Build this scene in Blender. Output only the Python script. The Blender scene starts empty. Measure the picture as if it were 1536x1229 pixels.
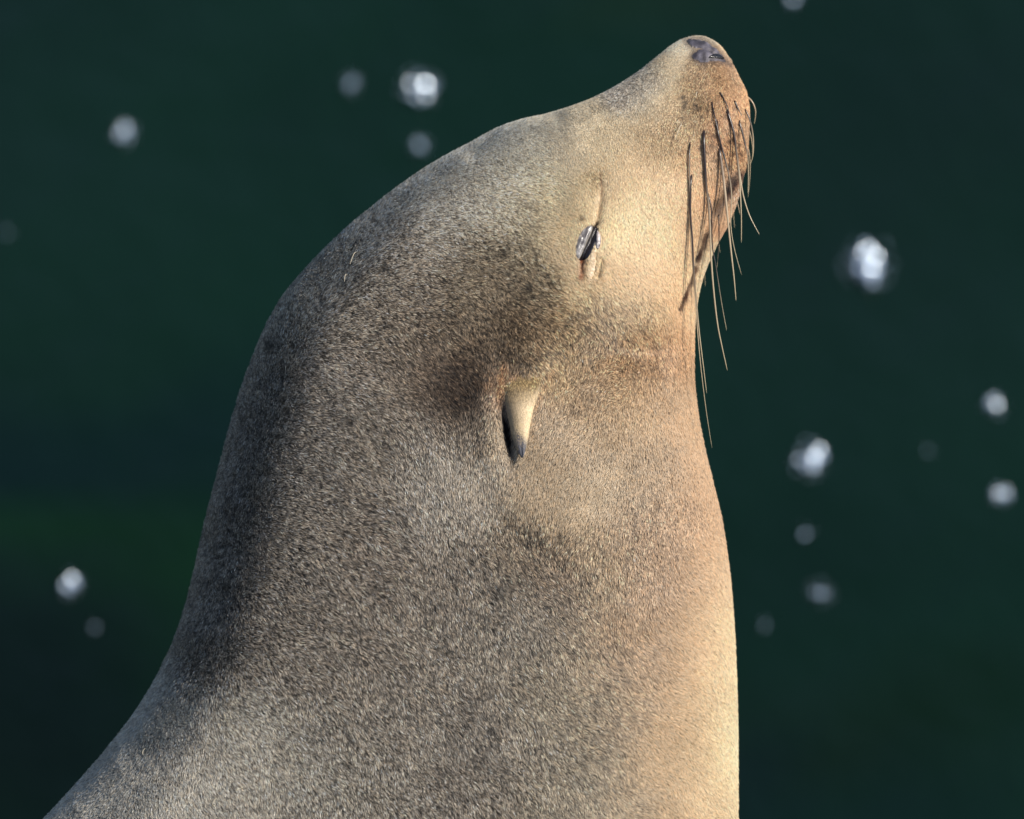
import bpy, math, random
import numpy as np
from mathutils import Vector, Matrix

rng = np.random.default_rng(7)
random.seed(7)
C = bpy.context.scene.collection
sc = bpy.context.scene

# ------------------------------------------------------------------ camera, light, exposure
S = 0.000365                      # metres per unit of the measured profile (subject plane)
DIST = 6.0                        # camera to animal
PITCH = math.radians(40)          # camera looks down on the water
ORIGIN = Vector((0, 0, 1.30))     # middle of the framed subject plane, above the water (z = 0)
cp, sp = math.cos(PITCH), math.sin(PITCH)

cam_d = bpy.data.cameras.new('camera')
cam = bpy.data.objects.new('camera', cam_d); C.objects.link(cam)
cam.location = ORIGIN + Vector((0, -cp * DIST, sp * DIST))
cam.rotation_euler = (math.pi / 2 - PITCH, 0, 0)
cam_d.sensor_width = 36
cam_d.lens = 36 * DIST / (1536 * S)
cam_d.clip_start = 0.5
cam_d.clip_end = 3000
cam_d.dof.use_dof = True
cam_d.dof.focus_distance = DIST - 0.075
cam_d.dof.aperture_fstop = 8.8
sc.camera = cam

def view_to_world(v):
    """(right, up, toward camera) -> world direction"""
    return Vector((v[0], v[1] * sp - v[2] * cp, v[1] * cp + v[2] * sp))

sun_dir = view_to_world(Vector((0.61, 0.43, 0.665))).normalized()
sun_el = math.asin(sun_dir.z)
sun_az = math.atan2(sun_dir.x, sun_dir.y)
w = bpy.data.worlds.new('World'); sc.world = w; w.use_nodes = True
nt = w.node_tree; nt.nodes.clear()
sky = nt.nodes.new('ShaderNodeTexSky'); sky.sky_type = 'NISHITA'; sky.sun_disc = False
sky.sun_elevation = sun_el; sky.sun_rotation = sun_az
bg = nt.nodes.new('ShaderNodeBackground'); bg.inputs['Strength'].default_value = 0.12
wo = nt.nodes.new('ShaderNodeOutputWorld')
nt.links.new(sky.outputs[0], bg.inputs[0]); nt.links.new(bg.outputs[0], wo.inputs[0])
sun_l = bpy.data.lights.new('sun', 'SUN'); sun_l.energy = 5.0; sun_l.angle = math.radians(0.5)
sun_l.color = (1.0, 0.915, 0.80)
sun = bpy.data.objects.new('sun', sun_l); C.objects.link(sun)
sun.rotation_euler = sun_dir.to_track_quat('Z', 'Y').to_euler()
sun.location = ORIGIN + sun_dir * 5
sc.view_settings.view_transform = 'Standard'; sc.view_settings.look = 'None'
sc.view_settings.exposure = 0.0; sc.view_settings.gamma = 1.0
sc.view_settings.use_curve_mapping = False
sc.cycles.use_denoising = True
sc.cycles.max_bounces = 6
sc.cycles_curves.shape = 'RIBBONS' if hasattr(sc, 'cycles_curves') else None

# ------------------------------------------------------------------ helpers
def lin(h):
    h = h.lstrip('#')
    c = np.array([int(h[i:i + 2], 16) for i in (0, 2, 4)]) / 255.0
    return np.where(c <= 0.04045, c / 12.92, ((c + 0.055) / 1.055) ** 2.4)

def mat(name, color=(0.5, 0.5, 0.5), rough=0.6, **kw):
    m = bpy.data.materials.new(name); m.use_nodes = True
    b = m.node_tree.nodes['Principled BSDF']
    b.inputs['Base Color'].default_value = (*color, 1)
    b.inputs['Roughness'].default_value = rough
    for k, v in kw.items():
        b.inputs[k.replace('_', ' ')].default_value = v
    return m, m.node_tree, b

def smooth(me):
    me.polygons.foreach_set('use_smooth', np.ones(len(me.polygons), bool)); me.update()

_lat = {}
def vnoise(x, y, scale, seed=0):
    """smooth value noise, about -1..1"""
    if seed not in _lat:
        _lat[seed] = np.random.default_rng(1000 + seed).uniform(-1, 1, (256, 256))
    L = _lat[seed]
    u = x / scale; v = y / scale
    i = np.floor(u).astype(int); j = np.floor(v).astype(int)
    fu = u - i; fv = v - j
    fu = fu * fu * (3 - 2 * fu); fv = fv * fv * (3 - 2 * fv)
    a = L[i % 256, j % 256]; b = L[(i + 1) % 256, j % 256]
    c = L[i % 256, (j + 1) % 256]; d = L[(i + 1) % 256, (j + 1) % 256]
    return (a * (1 - fu) + b * fu) * (1 - fv) + (c * (1 - fu) + d * fu) * fv

def seg_dist(x, y, pts):
    """distance to a polyline and the fraction along it"""
    best = np.full(np.shape(x), 1e9); fr = np.zeros(np.shape(x))
    n = len(pts) - 1
    for k in range(n):
        ax, ay = pts[k]; bx, by = pts[k + 1]
        dx, dy = bx - ax, by - ay
        t = np.clip(((x - ax) * dx + (y - ay) * dy) / (dx * dx + dy * dy), 0, 1)
        d = np.hypot(x - ax - t * dx, y - ay - t * dy)
        m = d < best
        best = np.where(m, d, best); fr = np.where(m, (k + t) / n, fr)
    return best, fr

def gauss(x, y, cx, cy, sx, sy, ang=0.0):
    a = math.radians(ang); ca, sa = math.cos(a), math.sin(a)
    u = (x - cx) * ca + (y - cy) * sa; v = -(x - cx) * sa + (y - cy) * ca
    return np.exp(-0.5 * ((u / sx) ** 2 + (v / sy) ** 2))

# ------------------------------------------------------------------ the animal's body
# Mid-plane profile: (back x, back y, throat x, throat y, half thickness); x to the right,
# y downwards, all in units of S, measured with the animal in side view.
ST = [
 (1068, 60, 1068, 60, 0),
 (1050, 54, 1083, 72, 20),
 (1028, 57, 1097, 93, 36),
 (1006, 68, 1110, 118, 49),
 (982, 87, 1121, 141, 60),
 (950, 112, 1125.5, 168, 71),
 (909, 137, 1124.5, 205, 84),
 (865, 156, 1120.5, 252, 98),
 (818, 171, 1110, 294, 116),
 (778, 180, 1096, 334, 134),
 (742, 193, 1075, 374, 153),
 (703, 214, 1056, 420, 172),
 (655, 240, 1046, 470, 193),
 (605, 273, 1043.5, 520, 212),
 (555, 312, 1043.5, 572, 230),
 (510, 350, 1050, 630, 247),
 (455, 406, 1060, 680, 263),
 (412, 462, 1071, 725, 277),
 (377, 538, 1085, 785, 289),
 (351, 614, 1096, 860, 297),
 (328, 700, 1102.5, 935, 303),
 (306, 785, 1106, 1010, 308),
 (287, 870, 1108, 1085, 313),
 (262, 955, 1108.5, 1155, 319),
 (222, 1035, 1108.5, 1229, 328),
 (168, 1112, 1107, 1310, 340),
 (64, 1229, 1104, 1400, 360),
 (-60, 1345, 1098, 1500, 380),
 (-220, 1480, 1088, 1610, 405),
 (-420, 1640, 1072, 1740, 430),
 (-640, 1840, 1040, 1900, 450),
 (-860, 2080, 1000, 2100, 460),
 (-1040, 2350, 960, 2350, 460),
 (-1150, 2700, 920, 2700, 450),
 (-1200, 3050, 900, 3050, 440),
]
ST = np.array(ST, float)
def catmull(P, t):
    n = len(P) - 1
    i = np.clip(np.floor(t).astype(int), 0, n - 1); f = (t - i)[:, None]
    g = lambda k: P[np.clip(k, 0, n)]
    p0, p1, p2, p3 = g(i - 1), g(i), g(i + 1), g(i + 2)
    p0 = np.where((i == 0)[:, None], 2 * P[0] - P[1], p0)
    p0 = np.where((i == 0)[:, None], p0, p0)
    return 0.5 * (2 * p1 + (p2 - p0) * f + (2 * p0 - 5 * p1 + 4 * p2 - p3) * f ** 2 + (3 * p1 - p0 - 3 * p2 + p3) * f ** 3)
tt = np.concatenate([np.linspace(0, 1, 22, endpoint=False), np.linspace(1, 12, 250, endpoint=False),
                     np.linspace(12, 27, 330, endpoint=False), np.linspace(27, len(ST) - 1, 40)])
# at the nose the two contours join smoothly: reflect across the axis
P0 = catmull(ST, tt)
NT = len(tt)
NF, NB = 380, 150
# angle 0 = throat side, pi/2 = toward the camera, pi = back
th = np.concatenate([np.linspace(-0.12, math.pi + 0.12, NF, endpoint=False),
                     np.linspace(math.pi + 0.12, 2 * math.pi - 0.12, NB, endpoint=False)])
NTH = len(th)
Lx, Ly, Rx, Ry, B = P0.T
cx, cy = (Lx + Rx) / 2, (Ly + Ry) / 2
hx, hy = (Rx - Lx) / 2, (Ry - Ly) / 2
_in = np.interp(tt, [0, 1, 5, 12, 34], [0, 1, 2.5, 4.5, 5]) / np.maximum(np.hypot(hx, hy), 1)   # room for the coat
hx, hy = hx * (1 - _in), hy * (1 - _in)
ct, stt = np.cos(th), np.sin(th)
# the flank is flat and turns sharply into the nape; the throat is rounder
pb = np.interp(tt, [0, 1, 5, 9, 12, 16, 26], [2.0, 2.0, 2.3, 2.5, 2.6, 2.6, 2.6])[:, None]
pf = np.interp(tt, [0, 1, 5, 12, 26], [2.0, 2.0, 2.15, 2.25, 2.3])[:, None]
kb = np.clip(0.5 - ct * 1.6, 0, 1)[None, :]; kb = kb * kb * (3 - 2 * kb)
pe = 2.0 / (pb * kb + pf * (1 - kb))
ctx = np.sign(ct) * np.abs(ct) ** pe
X = cx[:, None] + hx[:, None] * ctx
Y = cy[:, None] + hy[:, None] * ctx
Bs = B[:, None] * np.ones(NTH)
# a little flatter on the flank, fuller throat
_c = np.linspace(0, 1, 400)
_phi = np.radians(np.interp(_c, [0, .35, .6, .72, .785, .83, .88, .93, .975, 1], [0, 2, 6, 15, 42, 55, 61, 68, 79, 87]))
_F = np.concatenate([[0], np.cumsum(np.tan((_phi[1:] + _phi[:-1]) / 2) * (_c[1] - _c[0]))]); _F = 1 - _F / _F[-1]
kn = np.interp(tt, [12, 18, 23, 28], [0, 1, 1, 0.3])[:, None] * (ct < 0)[None, :]
prof_s = np.abs(stt) ** pe
prof_c = np.sqrt(np.interp(np.abs(ctx), _c, _F ** 2))
Bs = Bs * np.interp(tt, [0, 5, 10, 24, 34], [1, 1, .86, .84, 1])[:, None]
Wd = Bs * np.sign(stt) * (prof_s * (1 - kn) + prof_c * kn)

def normals(X, Y, W):
    """unit normals of the (t, theta) grid in (x, y_down, w) space"""
    def dt(A): return np.gradient(A, axis=0)
    def dth(A):
        return (np.roll(A, -1, 1) - np.roll(A, 1, 1)) * 0.5
    a = np.stack([dt(X), dt(Y), dt(W)], -1); b = np.stack([dth(X), dth(Y), dth(W)], -1)
    n = np.cross(a, b); n /= np.maximum(np.linalg.norm(n, axis=-1, keepdims=True), 1e-9)
    return n
N = normals(X, Y, Wd)
# make sure they point outwards
k = NT // 2; q = np.argmin(np.abs(th - math.pi / 2))
if N[k, q, 2] < 0: N = -N
SIGN_FLIP = normals(X, Y, Wd)[k, q, 2] < 0

EYE_SLIT = [(894, 338), (889, 352), (882, 368), (875, 382), (871, 392)]
BROW = [(899, 262), (901, 282), (899, 305), (896, 322), (893, 338)]
TEAR = [(872, 392), (869, 402), (870, 412)]
TEAR2 = [(897, 392), (895, 405), (892, 418)]
MOUTH = [(1118, 250), (1108, 272), (1095, 290), (1081, 303), (1069, 322), (1060, 345), (1053, 372), (1045, 398), (1037, 422), (1028, 445), (1018, 466)]
FOLD = [(700, 720), (742, 775), (790, 815), (838, 845), (872, 885)]
JAW = [(905, 545), (950, 525), (1000, 518), (1035, 505)]
FADE = np.interp(tt, [0, 5, 12, 34], [25, 50, 150, 160])[:, None]
def relief(x, y, w):
    """soft forms of the head and neck as height over the plain loft (same both sides)"""
    h = np.zeros_like(x)
    h += 7 * gauss(x, y, 872, 302, 20, 40, 0)
    h += 9 * gauss(x, y, 879, 366, 26, 36, 22)
    h += 4 * gauss(x, y, 905, 400, 14, 34, 5)
    h += 5 * gauss(x, y, 925, 310, 22, 55, 0)
    h += 6 * gauss(x, y, 950, 440, 60, 45, 30)
    h += 13 * gauss(x, y, 1080, 205, 26, 62, 12)
    h -= 4 * gauss(x, y, 1030, 150, 16, 40, 25)
    h += 5 * gauss(x, y, 1062, 90, 16, 12, 30)
    h += 13 * gauss(x, y, 870, 690, 80, 95, -25)
    h += 8 * gauss(x, y, 800, 610, 34, 60, 0)
    h += 10 * gauss(x, y, 787, 530, 24, 42, 0)
    h -= 9 * gauss(x, y, 670, 590, 42, 38, 20)
    h += 6 * gauss(x, y, 735, 640, 16, 50, -8)
    h -= 5 * gauss(x, y, 800, 440, 40, 40, 0)
    h -= 13 * gauss(x, y, 759, 648, 5.0, 27, -10)
    d, f = seg_dist(x, y, BROW); h -= 8 * np.exp(-(d / 5.5) ** 2) * np.clip(f * 1.6, 0.1, 1)
    d, f = seg_dist(x, y, EYE_SLIT); h -= 5 * np.exp(-(d / 4.2) ** 2)
    d, f = seg_dist(x, y, TEAR); h -= 4 * np.exp(-(d / 3.5) ** 2)
    d, f = seg_dist(x, y, TEAR2); h -= 3 * np.exp(-(d / 2.5) ** 2)
    d, f = seg_dist(x, y, MOUTH); h -= 6 * np.exp(-(d / 4.5) ** 2) * np.clip((1.05 - f) * 3, 0, 1)
    d, f = seg_dist(x, y, FOLD); h -= 5 * np.exp(-(d / 26) ** 2) * np.sin(np.clip(f, 0, 1) * math.pi)
    h -= 6 * gauss(x, y, 985, 522, 65, 17, -12)
    lo = np.clip((y - 200) / 350, 0.12, 1)
    h += lo * (3.2 * vnoise(x, y, 130, 1) + 1.4 * vnoise(x, y, 60, 2) + 0.8 * vnoise(x, y, 26, 3))
    fade = np.clip(np.abs(w) / FADE, 0, 1) ** 1.5      # keep the silhouette as measured
    return h * fade
H = relief(X, Y, Wd) * np.clip(tt / 1.0, 0, 1)[:, None]
X, Y, Wd = X + N[..., 0] * H, Y + N[..., 1] * H, Wd + N[..., 2] * H
N = normals(X, Y, Wd)
if SIGN_FLIP: N = -N
N[0] = np.array([0.35, -0.93, 0.0])

def to_world(x, y, w):
    """profile units -> world metres"""
    r = (x - 768) * S; u = (614.5 - y) * S; d = w * S
    return np.stack([r + ORIGIN.x, u * sp - d * cp + ORIGIN.y, u * cp + d * sp + ORIGIN.z], -1)
BASE = np.array([-0.28, -0.48, 0.74])
def local(x, y, w): return to_world(x, y, w) - BASE
def vec_world(v):
    """direction (x, y_down, w) -> world"""
    x, u, d = v[..., 0], -v[..., 1], v[..., 2]
    return np.stack([x, u * sp - d * cp, u * cp + d * sp], -1)

def poly_edge(x, y, poly):
    """signed distance to a closed polygon, positive inside"""
    d, _ = seg_dist(x, y, list(poly) + [poly[0]])
    inside = np.zeros(np.shape(x), bool); n = len(poly)
    for a_ in range(n):
        x1, y1 = poly[a_]; x2, y2 = poly[(a_ + 1) % n]
        if y1 == y2: continue
        c_ = ((y1 > y) != (y2 > y)) & (x < (x2 - x1) * (y - y1) / (y2 - y1) + x1)
        inside ^= c_
    return np.where(inside, d, -d)

NOSE = [(1030, 60), (1040, 58), (1053, 60), (1065, 66), (1076, 75), (1085, 85), (1093, 97), (1083, 95), (1074, 93), (1064, 94), (1055, 96), (1045, 93), (1037, 86), (1040, 79), (1049, 76), (1041, 73), (1031, 67)]

# ------------------------------------------------------------------ coat colour (pigment, with some light and shade in it)
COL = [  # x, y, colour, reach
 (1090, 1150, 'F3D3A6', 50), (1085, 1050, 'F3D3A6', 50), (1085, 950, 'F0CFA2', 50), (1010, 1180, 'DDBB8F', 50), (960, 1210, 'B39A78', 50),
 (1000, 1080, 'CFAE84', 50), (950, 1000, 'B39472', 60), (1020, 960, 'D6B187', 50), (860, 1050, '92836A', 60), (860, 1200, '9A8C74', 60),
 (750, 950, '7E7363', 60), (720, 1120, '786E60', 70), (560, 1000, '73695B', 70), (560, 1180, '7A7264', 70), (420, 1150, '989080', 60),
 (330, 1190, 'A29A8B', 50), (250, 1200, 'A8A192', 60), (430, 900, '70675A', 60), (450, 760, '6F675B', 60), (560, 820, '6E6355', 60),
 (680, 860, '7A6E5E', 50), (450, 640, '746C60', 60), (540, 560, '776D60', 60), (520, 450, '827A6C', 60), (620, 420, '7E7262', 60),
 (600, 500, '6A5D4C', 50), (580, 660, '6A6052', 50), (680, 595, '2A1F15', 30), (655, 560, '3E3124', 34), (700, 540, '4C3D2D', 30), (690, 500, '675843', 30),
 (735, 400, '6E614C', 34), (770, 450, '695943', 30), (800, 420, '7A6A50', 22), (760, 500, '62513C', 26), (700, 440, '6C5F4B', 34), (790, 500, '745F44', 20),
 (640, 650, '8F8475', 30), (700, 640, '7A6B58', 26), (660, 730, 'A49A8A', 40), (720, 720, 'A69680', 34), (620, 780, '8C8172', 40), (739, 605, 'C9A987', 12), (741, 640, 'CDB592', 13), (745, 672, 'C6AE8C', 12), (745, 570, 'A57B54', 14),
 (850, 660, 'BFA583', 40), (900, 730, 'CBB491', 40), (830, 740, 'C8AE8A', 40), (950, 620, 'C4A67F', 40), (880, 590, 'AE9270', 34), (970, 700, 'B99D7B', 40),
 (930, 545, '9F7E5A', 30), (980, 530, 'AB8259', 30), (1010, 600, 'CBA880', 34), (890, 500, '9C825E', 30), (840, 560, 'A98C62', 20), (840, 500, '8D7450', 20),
 (780, 830, '74644F', 30), (830, 860, '84705A', 34), (900, 850, 'AE9675', 36), (960, 800, 'A88B6C', 40), (1030, 800, 'C7A27C', 36), (1000, 880, 'B8997A', 40),  # darker tones carry the shade below the neck fold
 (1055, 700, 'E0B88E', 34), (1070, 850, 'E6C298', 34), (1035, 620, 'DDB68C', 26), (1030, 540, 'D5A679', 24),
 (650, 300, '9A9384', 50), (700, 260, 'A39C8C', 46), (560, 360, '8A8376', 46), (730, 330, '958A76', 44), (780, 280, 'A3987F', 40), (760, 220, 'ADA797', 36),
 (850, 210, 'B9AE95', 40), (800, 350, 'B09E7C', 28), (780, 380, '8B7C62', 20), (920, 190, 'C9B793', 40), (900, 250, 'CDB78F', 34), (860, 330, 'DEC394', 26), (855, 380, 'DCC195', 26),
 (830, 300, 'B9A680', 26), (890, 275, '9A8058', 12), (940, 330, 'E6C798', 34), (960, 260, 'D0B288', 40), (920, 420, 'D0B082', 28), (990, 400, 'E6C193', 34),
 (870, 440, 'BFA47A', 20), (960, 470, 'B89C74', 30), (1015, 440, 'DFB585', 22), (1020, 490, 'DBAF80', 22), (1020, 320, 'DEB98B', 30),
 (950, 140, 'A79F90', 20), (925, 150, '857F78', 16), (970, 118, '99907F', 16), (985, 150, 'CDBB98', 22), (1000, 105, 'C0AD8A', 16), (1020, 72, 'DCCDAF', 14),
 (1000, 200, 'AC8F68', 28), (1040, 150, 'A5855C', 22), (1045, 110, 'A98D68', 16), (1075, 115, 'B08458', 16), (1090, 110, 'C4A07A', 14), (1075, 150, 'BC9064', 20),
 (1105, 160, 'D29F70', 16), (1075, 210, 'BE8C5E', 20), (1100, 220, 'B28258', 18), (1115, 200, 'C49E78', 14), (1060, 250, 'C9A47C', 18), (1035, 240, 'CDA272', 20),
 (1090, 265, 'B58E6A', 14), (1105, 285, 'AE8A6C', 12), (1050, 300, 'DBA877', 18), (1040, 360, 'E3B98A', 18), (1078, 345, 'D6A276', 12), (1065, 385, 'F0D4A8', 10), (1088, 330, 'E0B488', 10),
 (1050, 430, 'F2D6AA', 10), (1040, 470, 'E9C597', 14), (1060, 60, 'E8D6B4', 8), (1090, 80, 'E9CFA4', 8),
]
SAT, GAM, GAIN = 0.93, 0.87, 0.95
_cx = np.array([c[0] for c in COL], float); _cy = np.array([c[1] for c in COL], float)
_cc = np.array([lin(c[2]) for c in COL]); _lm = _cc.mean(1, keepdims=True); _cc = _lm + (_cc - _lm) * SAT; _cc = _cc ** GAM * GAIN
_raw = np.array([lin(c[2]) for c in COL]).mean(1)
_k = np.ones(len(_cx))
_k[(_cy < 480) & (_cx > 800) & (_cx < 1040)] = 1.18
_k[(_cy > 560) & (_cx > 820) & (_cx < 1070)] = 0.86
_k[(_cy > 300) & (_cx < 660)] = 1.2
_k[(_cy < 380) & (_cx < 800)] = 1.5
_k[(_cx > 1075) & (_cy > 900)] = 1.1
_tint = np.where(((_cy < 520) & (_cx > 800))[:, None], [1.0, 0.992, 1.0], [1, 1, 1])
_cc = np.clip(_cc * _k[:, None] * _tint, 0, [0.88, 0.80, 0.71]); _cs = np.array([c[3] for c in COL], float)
ALB = 1.02
_gx = np.arange(-300, 1300, 5.0); _gy = np.arange(0, 1700, 5.0)
def _make_map():
    gx, gy = np.meshgrid(_gx, _gy, indexing='ij')
    wx = gx + 9 * vnoise(gx, gy, 40, 21) + 4 * vnoise(gx, gy, 14, 22)
    wy = gy + 9 * vnoise(gx, gy, 40, 23) + 4 * vnoise(gx, gy, 14, 24)
    num = np.zeros(gx.shape + (3,)); den = np.zeros(gx.shape)
    for i in range(len(_cx)):
        d2 = (wx - _cx[i]) ** 2 + (wy - _cy[i]) ** 2
        k = np.exp(-0.5 * d2 / (_cs[i] * 0.95) ** 2) + 1e-4 / (1 + d2 / _cs[i] ** 2) ** 2
        num += k[..., None] * np.log(_cc[i] + 1e-3); den += k
    return np.exp(num / den[..., None])
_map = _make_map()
_keep = _cc; _cc = np.repeat(_raw[:, None], 3, 1); _rawmap = _make_map()[..., 0]; _cc = _keep
def bil(M, x, y):
    u = np.clip((x - _gx[0]) / 5, 0, len(_gx) - 1.001); v = np.clip((y - _gy[0]) / 5, 0, len(_gy) - 1.001)
    i = u.astype(int); j = v.astype(int); fu = u - i; fv = v - j
    if M.ndim == 3: fu = fu[..., None]; fv = fv[..., None]
    return (M[i, j] * (1 - fu) + M[i + 1, j] * fu) * (1 - fv) + (M[i, j + 1] * (1 - fu) + M[i + 1, j + 1] * fu) * fv

SPECKS = [(575, 408, 4, .25), (525, 634, 4.5, .2), (408, 525, 7, .45), (752, 385, 5, .35), (790, 437, 6, .45), (784, 452, 4, .5), (871, 331, 2.5, .3),
          (697, 660, 3, .5), (453, 822, 4, .35), (515, 800, 3, .4), (600, 1120, 4, .5), (745, 880, 5, .6), (668, 970, 5, .6), (840, 800, 4, .5),
          (1062, 168, 2, .5), (1086, 178, 2, .45), (1094, 190, 2, .5), (1070, 205, 2, .45), (1066, 222, 2, .5), (1092, 215, 2.2, .4), (1098, 232, 2, .4), (1072, 244, 2, .45), (1060, 232, 2, .5), (1104, 205, 2, .5), (1086, 250, 2.2, .45), (1048, 225, 1.8, .5), (1100, 165, 1.8, .5), (1110, 232, 2, .45), (1052, 262, 1.8, .5),
          (1024, 149, 2.6, .2), (1028, 157, 2.6, .3), (1026, 165, 2.4, .35), (1043, 162, 2.2, .35), (1049, 166, 2.2, .35), (1022, 181, 2, .4), (380, 770, 4, .5), (480, 300 + 400, 3, .5)]
GUMS = [([(1108, 262), (1098, 275), (1088, 292), (1079, 303), (1074, 316)], 7.5, '2C2628'), ([(1059, 352), (1055, 364), (1051, 378), (1047, 390)], 4.5, '241512'),
        ([(1043, 402), (1036, 422), (1028, 441), (1018, 463)], 3.4, '3C211A')]
def coat(x, y):
    """coat colour at a point of the flank, some crease shade included"""
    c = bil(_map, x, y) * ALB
    for sx_, sy_, r, k in SPECKS:
        r = r * 1.5; k = k * .7; sy_ = sy_ - 2
        g = np.exp(-((x - sx_) ** 2 + (y - sy_) ** 2) / r ** 2)
        c = c * (1 - (1 - k) * g)[..., None]
    for pts, r, col in GUMS:
        d, f = seg_dist(x + 2.2 * vnoise(x, y, 9, 31), y + 2.2 * vnoise(x, y, 9, 32), pts)
        g = np.clip(1.6 - d / r, 0, 1) * np.clip(0.8 + 0.25 * vnoise(x, y, 12, 33), 0, 1)
        c = c * (1 - g)[..., None] + lin(col) * g[..., None]
    d, f = seg_dist(x, y, MOUTH); g = np.exp(-(d / 3.2) ** 2) * 0.45  # shadow of the mouth crease painted as a brown line
    c = c * (1 - g)[..., None] + lin('5A3A28') * g[..., None]
    d, f = seg_dist(x, y, BROW)
    g = np.exp(-(d / 2.4) ** 2) * 0.6
    c = c * (1 - g)[..., None] + lin('6A4424') * g[..., None]
    d, f = seg_dist(x, y, EYE_SLIT); g = np.exp(-(d / 6) ** 4) * 0.9
    c = c * (1 - g)[..., None] + lin('1C1416') * g[..., None]
    g = np.zeros_like(x); _mm = (np.abs(x - 1060) < 45) & (np.abs(y - 78) < 30)
    if _mm.any():
        g[_mm] = np.exp(-(np.clip(-poly_edge(x[_mm], y[_mm], NOSE), 0, 50) / 4.5) ** 2) * 0.6
    c = c * (1 - g)[..., None] + lin('6A5E5A') * g[..., None]
    # warm bare skin around the ear root and the inner ear
    d, f = seg_dist(x, y, [(757, 548), (752, 575), (749, 605)])
    g = np.exp(-(d / 5) ** 2) * 0.5; c = c * (1 - g)[..., None] + lin('A87C54') * g[..., None]
    d, f = seg_dist(x, y, [(823, 560), (812, 590), (802, 615)])
    g = np.exp(-(d / 5) ** 2) * 0.4; c = c * (1 - g)[..., None] + lin('B08A62') * g[..., None]
    g = np.clip(1.6 * gauss(x, y, 761, 648, 5.5, 26, -10), 0, 1)  # dark inner-ear skin, with the shade beside the pinna painted in
    c = c * (1 - g)[..., None] + lin('1E120C') * g[..., None]
    d, f = seg_dist(x, y, [(871, 393), (869, 405), (868, 416)])
    g = np.exp(-(d / 5) ** 2) * 0.8; c = c * (1 - g)[..., None] + lin('8A4B26') * g[..., None]
    return c
def contrast(x, y):
    """how strongly neighbouring hairs differ: strong on the back, weak on throat and face"""
    lum = bil(_rawmap, x, y)
    return np.clip((0.45 - lum) / 0.27, 0.10, 1.0)

# ------------------------------------------------------------------ hair direction (x, y_down)
FLOW = [
 (450, 450, 1, .42, 90), (560, 330, 1, .5, 80), (400, 600, 1, .3, 90), (370, 750, 1, .3, 90), (350, 900, 1, .4, 80), (300, 1050, 1, .75, 70),
 (200, 1180, .55, 1, 70), (350, 1180, .5, 1, 80), (480, 1100, .7, .9, 80), (600, 1000, .6, .8, 80), (600, 1180, .5, 1, 80), (520, 600, 1, .5, 80),
 (520, 850, 1, .6, 80), (640, 300, 1, .75, 70), (720, 260, 1, .8, 60), (800, 230, .8, .9, 60), (760, 330, 1, .45, 50), (820, 310, 1, .5, 40), (650, 420, 1, .5, 60),
 (700, 520, .7, .8, 50), (650, 600, .6, .8, 50), (760, 420, .7, .7, 40), (840, 440, .7, .8, 30), (900, 180, .0, 1, 50), (960, 170, -.35, 1, 40),
 (950, 260, -.25, 1, 50), (1000, 220, -.3, 1, 40), (930, 330, -.05, 1, 40), (930, 420, .6, 1, 40), (980, 400, .5, 1, 40), (1010, 340, .1, 1, 40), (880, 300, -.1, 1, 20),
 (1030, 110, -.3, 1, 30), (1080, 130, .1, 1, 30), (1080, 200, .1, 1, 30), (1070, 270, .1, 1, 30), (1010, 450, .4, 1, 40), (950, 500, .5, .9, 30),
 (790, 520, .3, 1, 24), (820, 540, .7, 1, 20), (755, 560, -.2, 1, 20), (740, 620, -.15, 1, 30), (700, 660, -.2, 1, 40), (650, 690, .2, 1, 40),
 (870, 570, -.7, 1, 30), (930, 570, -.8, 1, 40), (1000, 600, -.6, 1, 50), (850, 660, -.45, 1, 50), (920, 700, -.45, 1, 60), (1000, 720, -.4, 1, 50), (1050, 560, .6, .8, 26), (1060, 680, .5, .9, 30),
 (780, 740, -.1, 1, 40), (850, 800, -.4, 1, 40), (780, 850, .5, 1, 40), (850, 920, .7, 1, 50), (950, 880, .0, 1, 50), (1000, 960, .8, .8, 50), (1060, 900, .9, .6, 50),
 (700, 780, .2, 1, 50), (700, 900, .4, 1, 60), (760, 1050, .6, 1, 70), (900, 1080, .7, .9, 70), (1040, 1100, .9, .6, 60), (800, 1200, .5, 1, 70), (1000, 1200, .8, .7, 70), (1080, 200, .1, 1, 30),
]
def _make_flow():
    gx, gy = np.meshgrid(_gx, _gy, indexing='ij')
    num = np.zeros(gx.shape + (2,)); den = np.zeros(gx.shape)
    for x0, y0, dx, dy, s in FLOW:
        d2 = (gx - x0) ** 2 + (gy - y0) ** 2
        k = np.exp(-0.5 * d2 / (s * 0.8) ** 2) + 1e-4 / (1 + d2 / s ** 2)
        n = math.hypot(dx, dy)
        num += k[..., None] * np.array([dx / n, dy / n]); den += k
    a = 0.28 * vnoise(gx, gy, 46, 41) + 0.22 * vnoise(gx, gy, 20, 42)
    v = num / den[..., None]
    c, s_ = np.cos(a), np.sin(a)
    return np.stack([v[..., 0] * c - v[..., 1] * s_, v[..., 0] * s_ + v[..., 1] * c], -1)
_flow = _make_flow()

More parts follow.
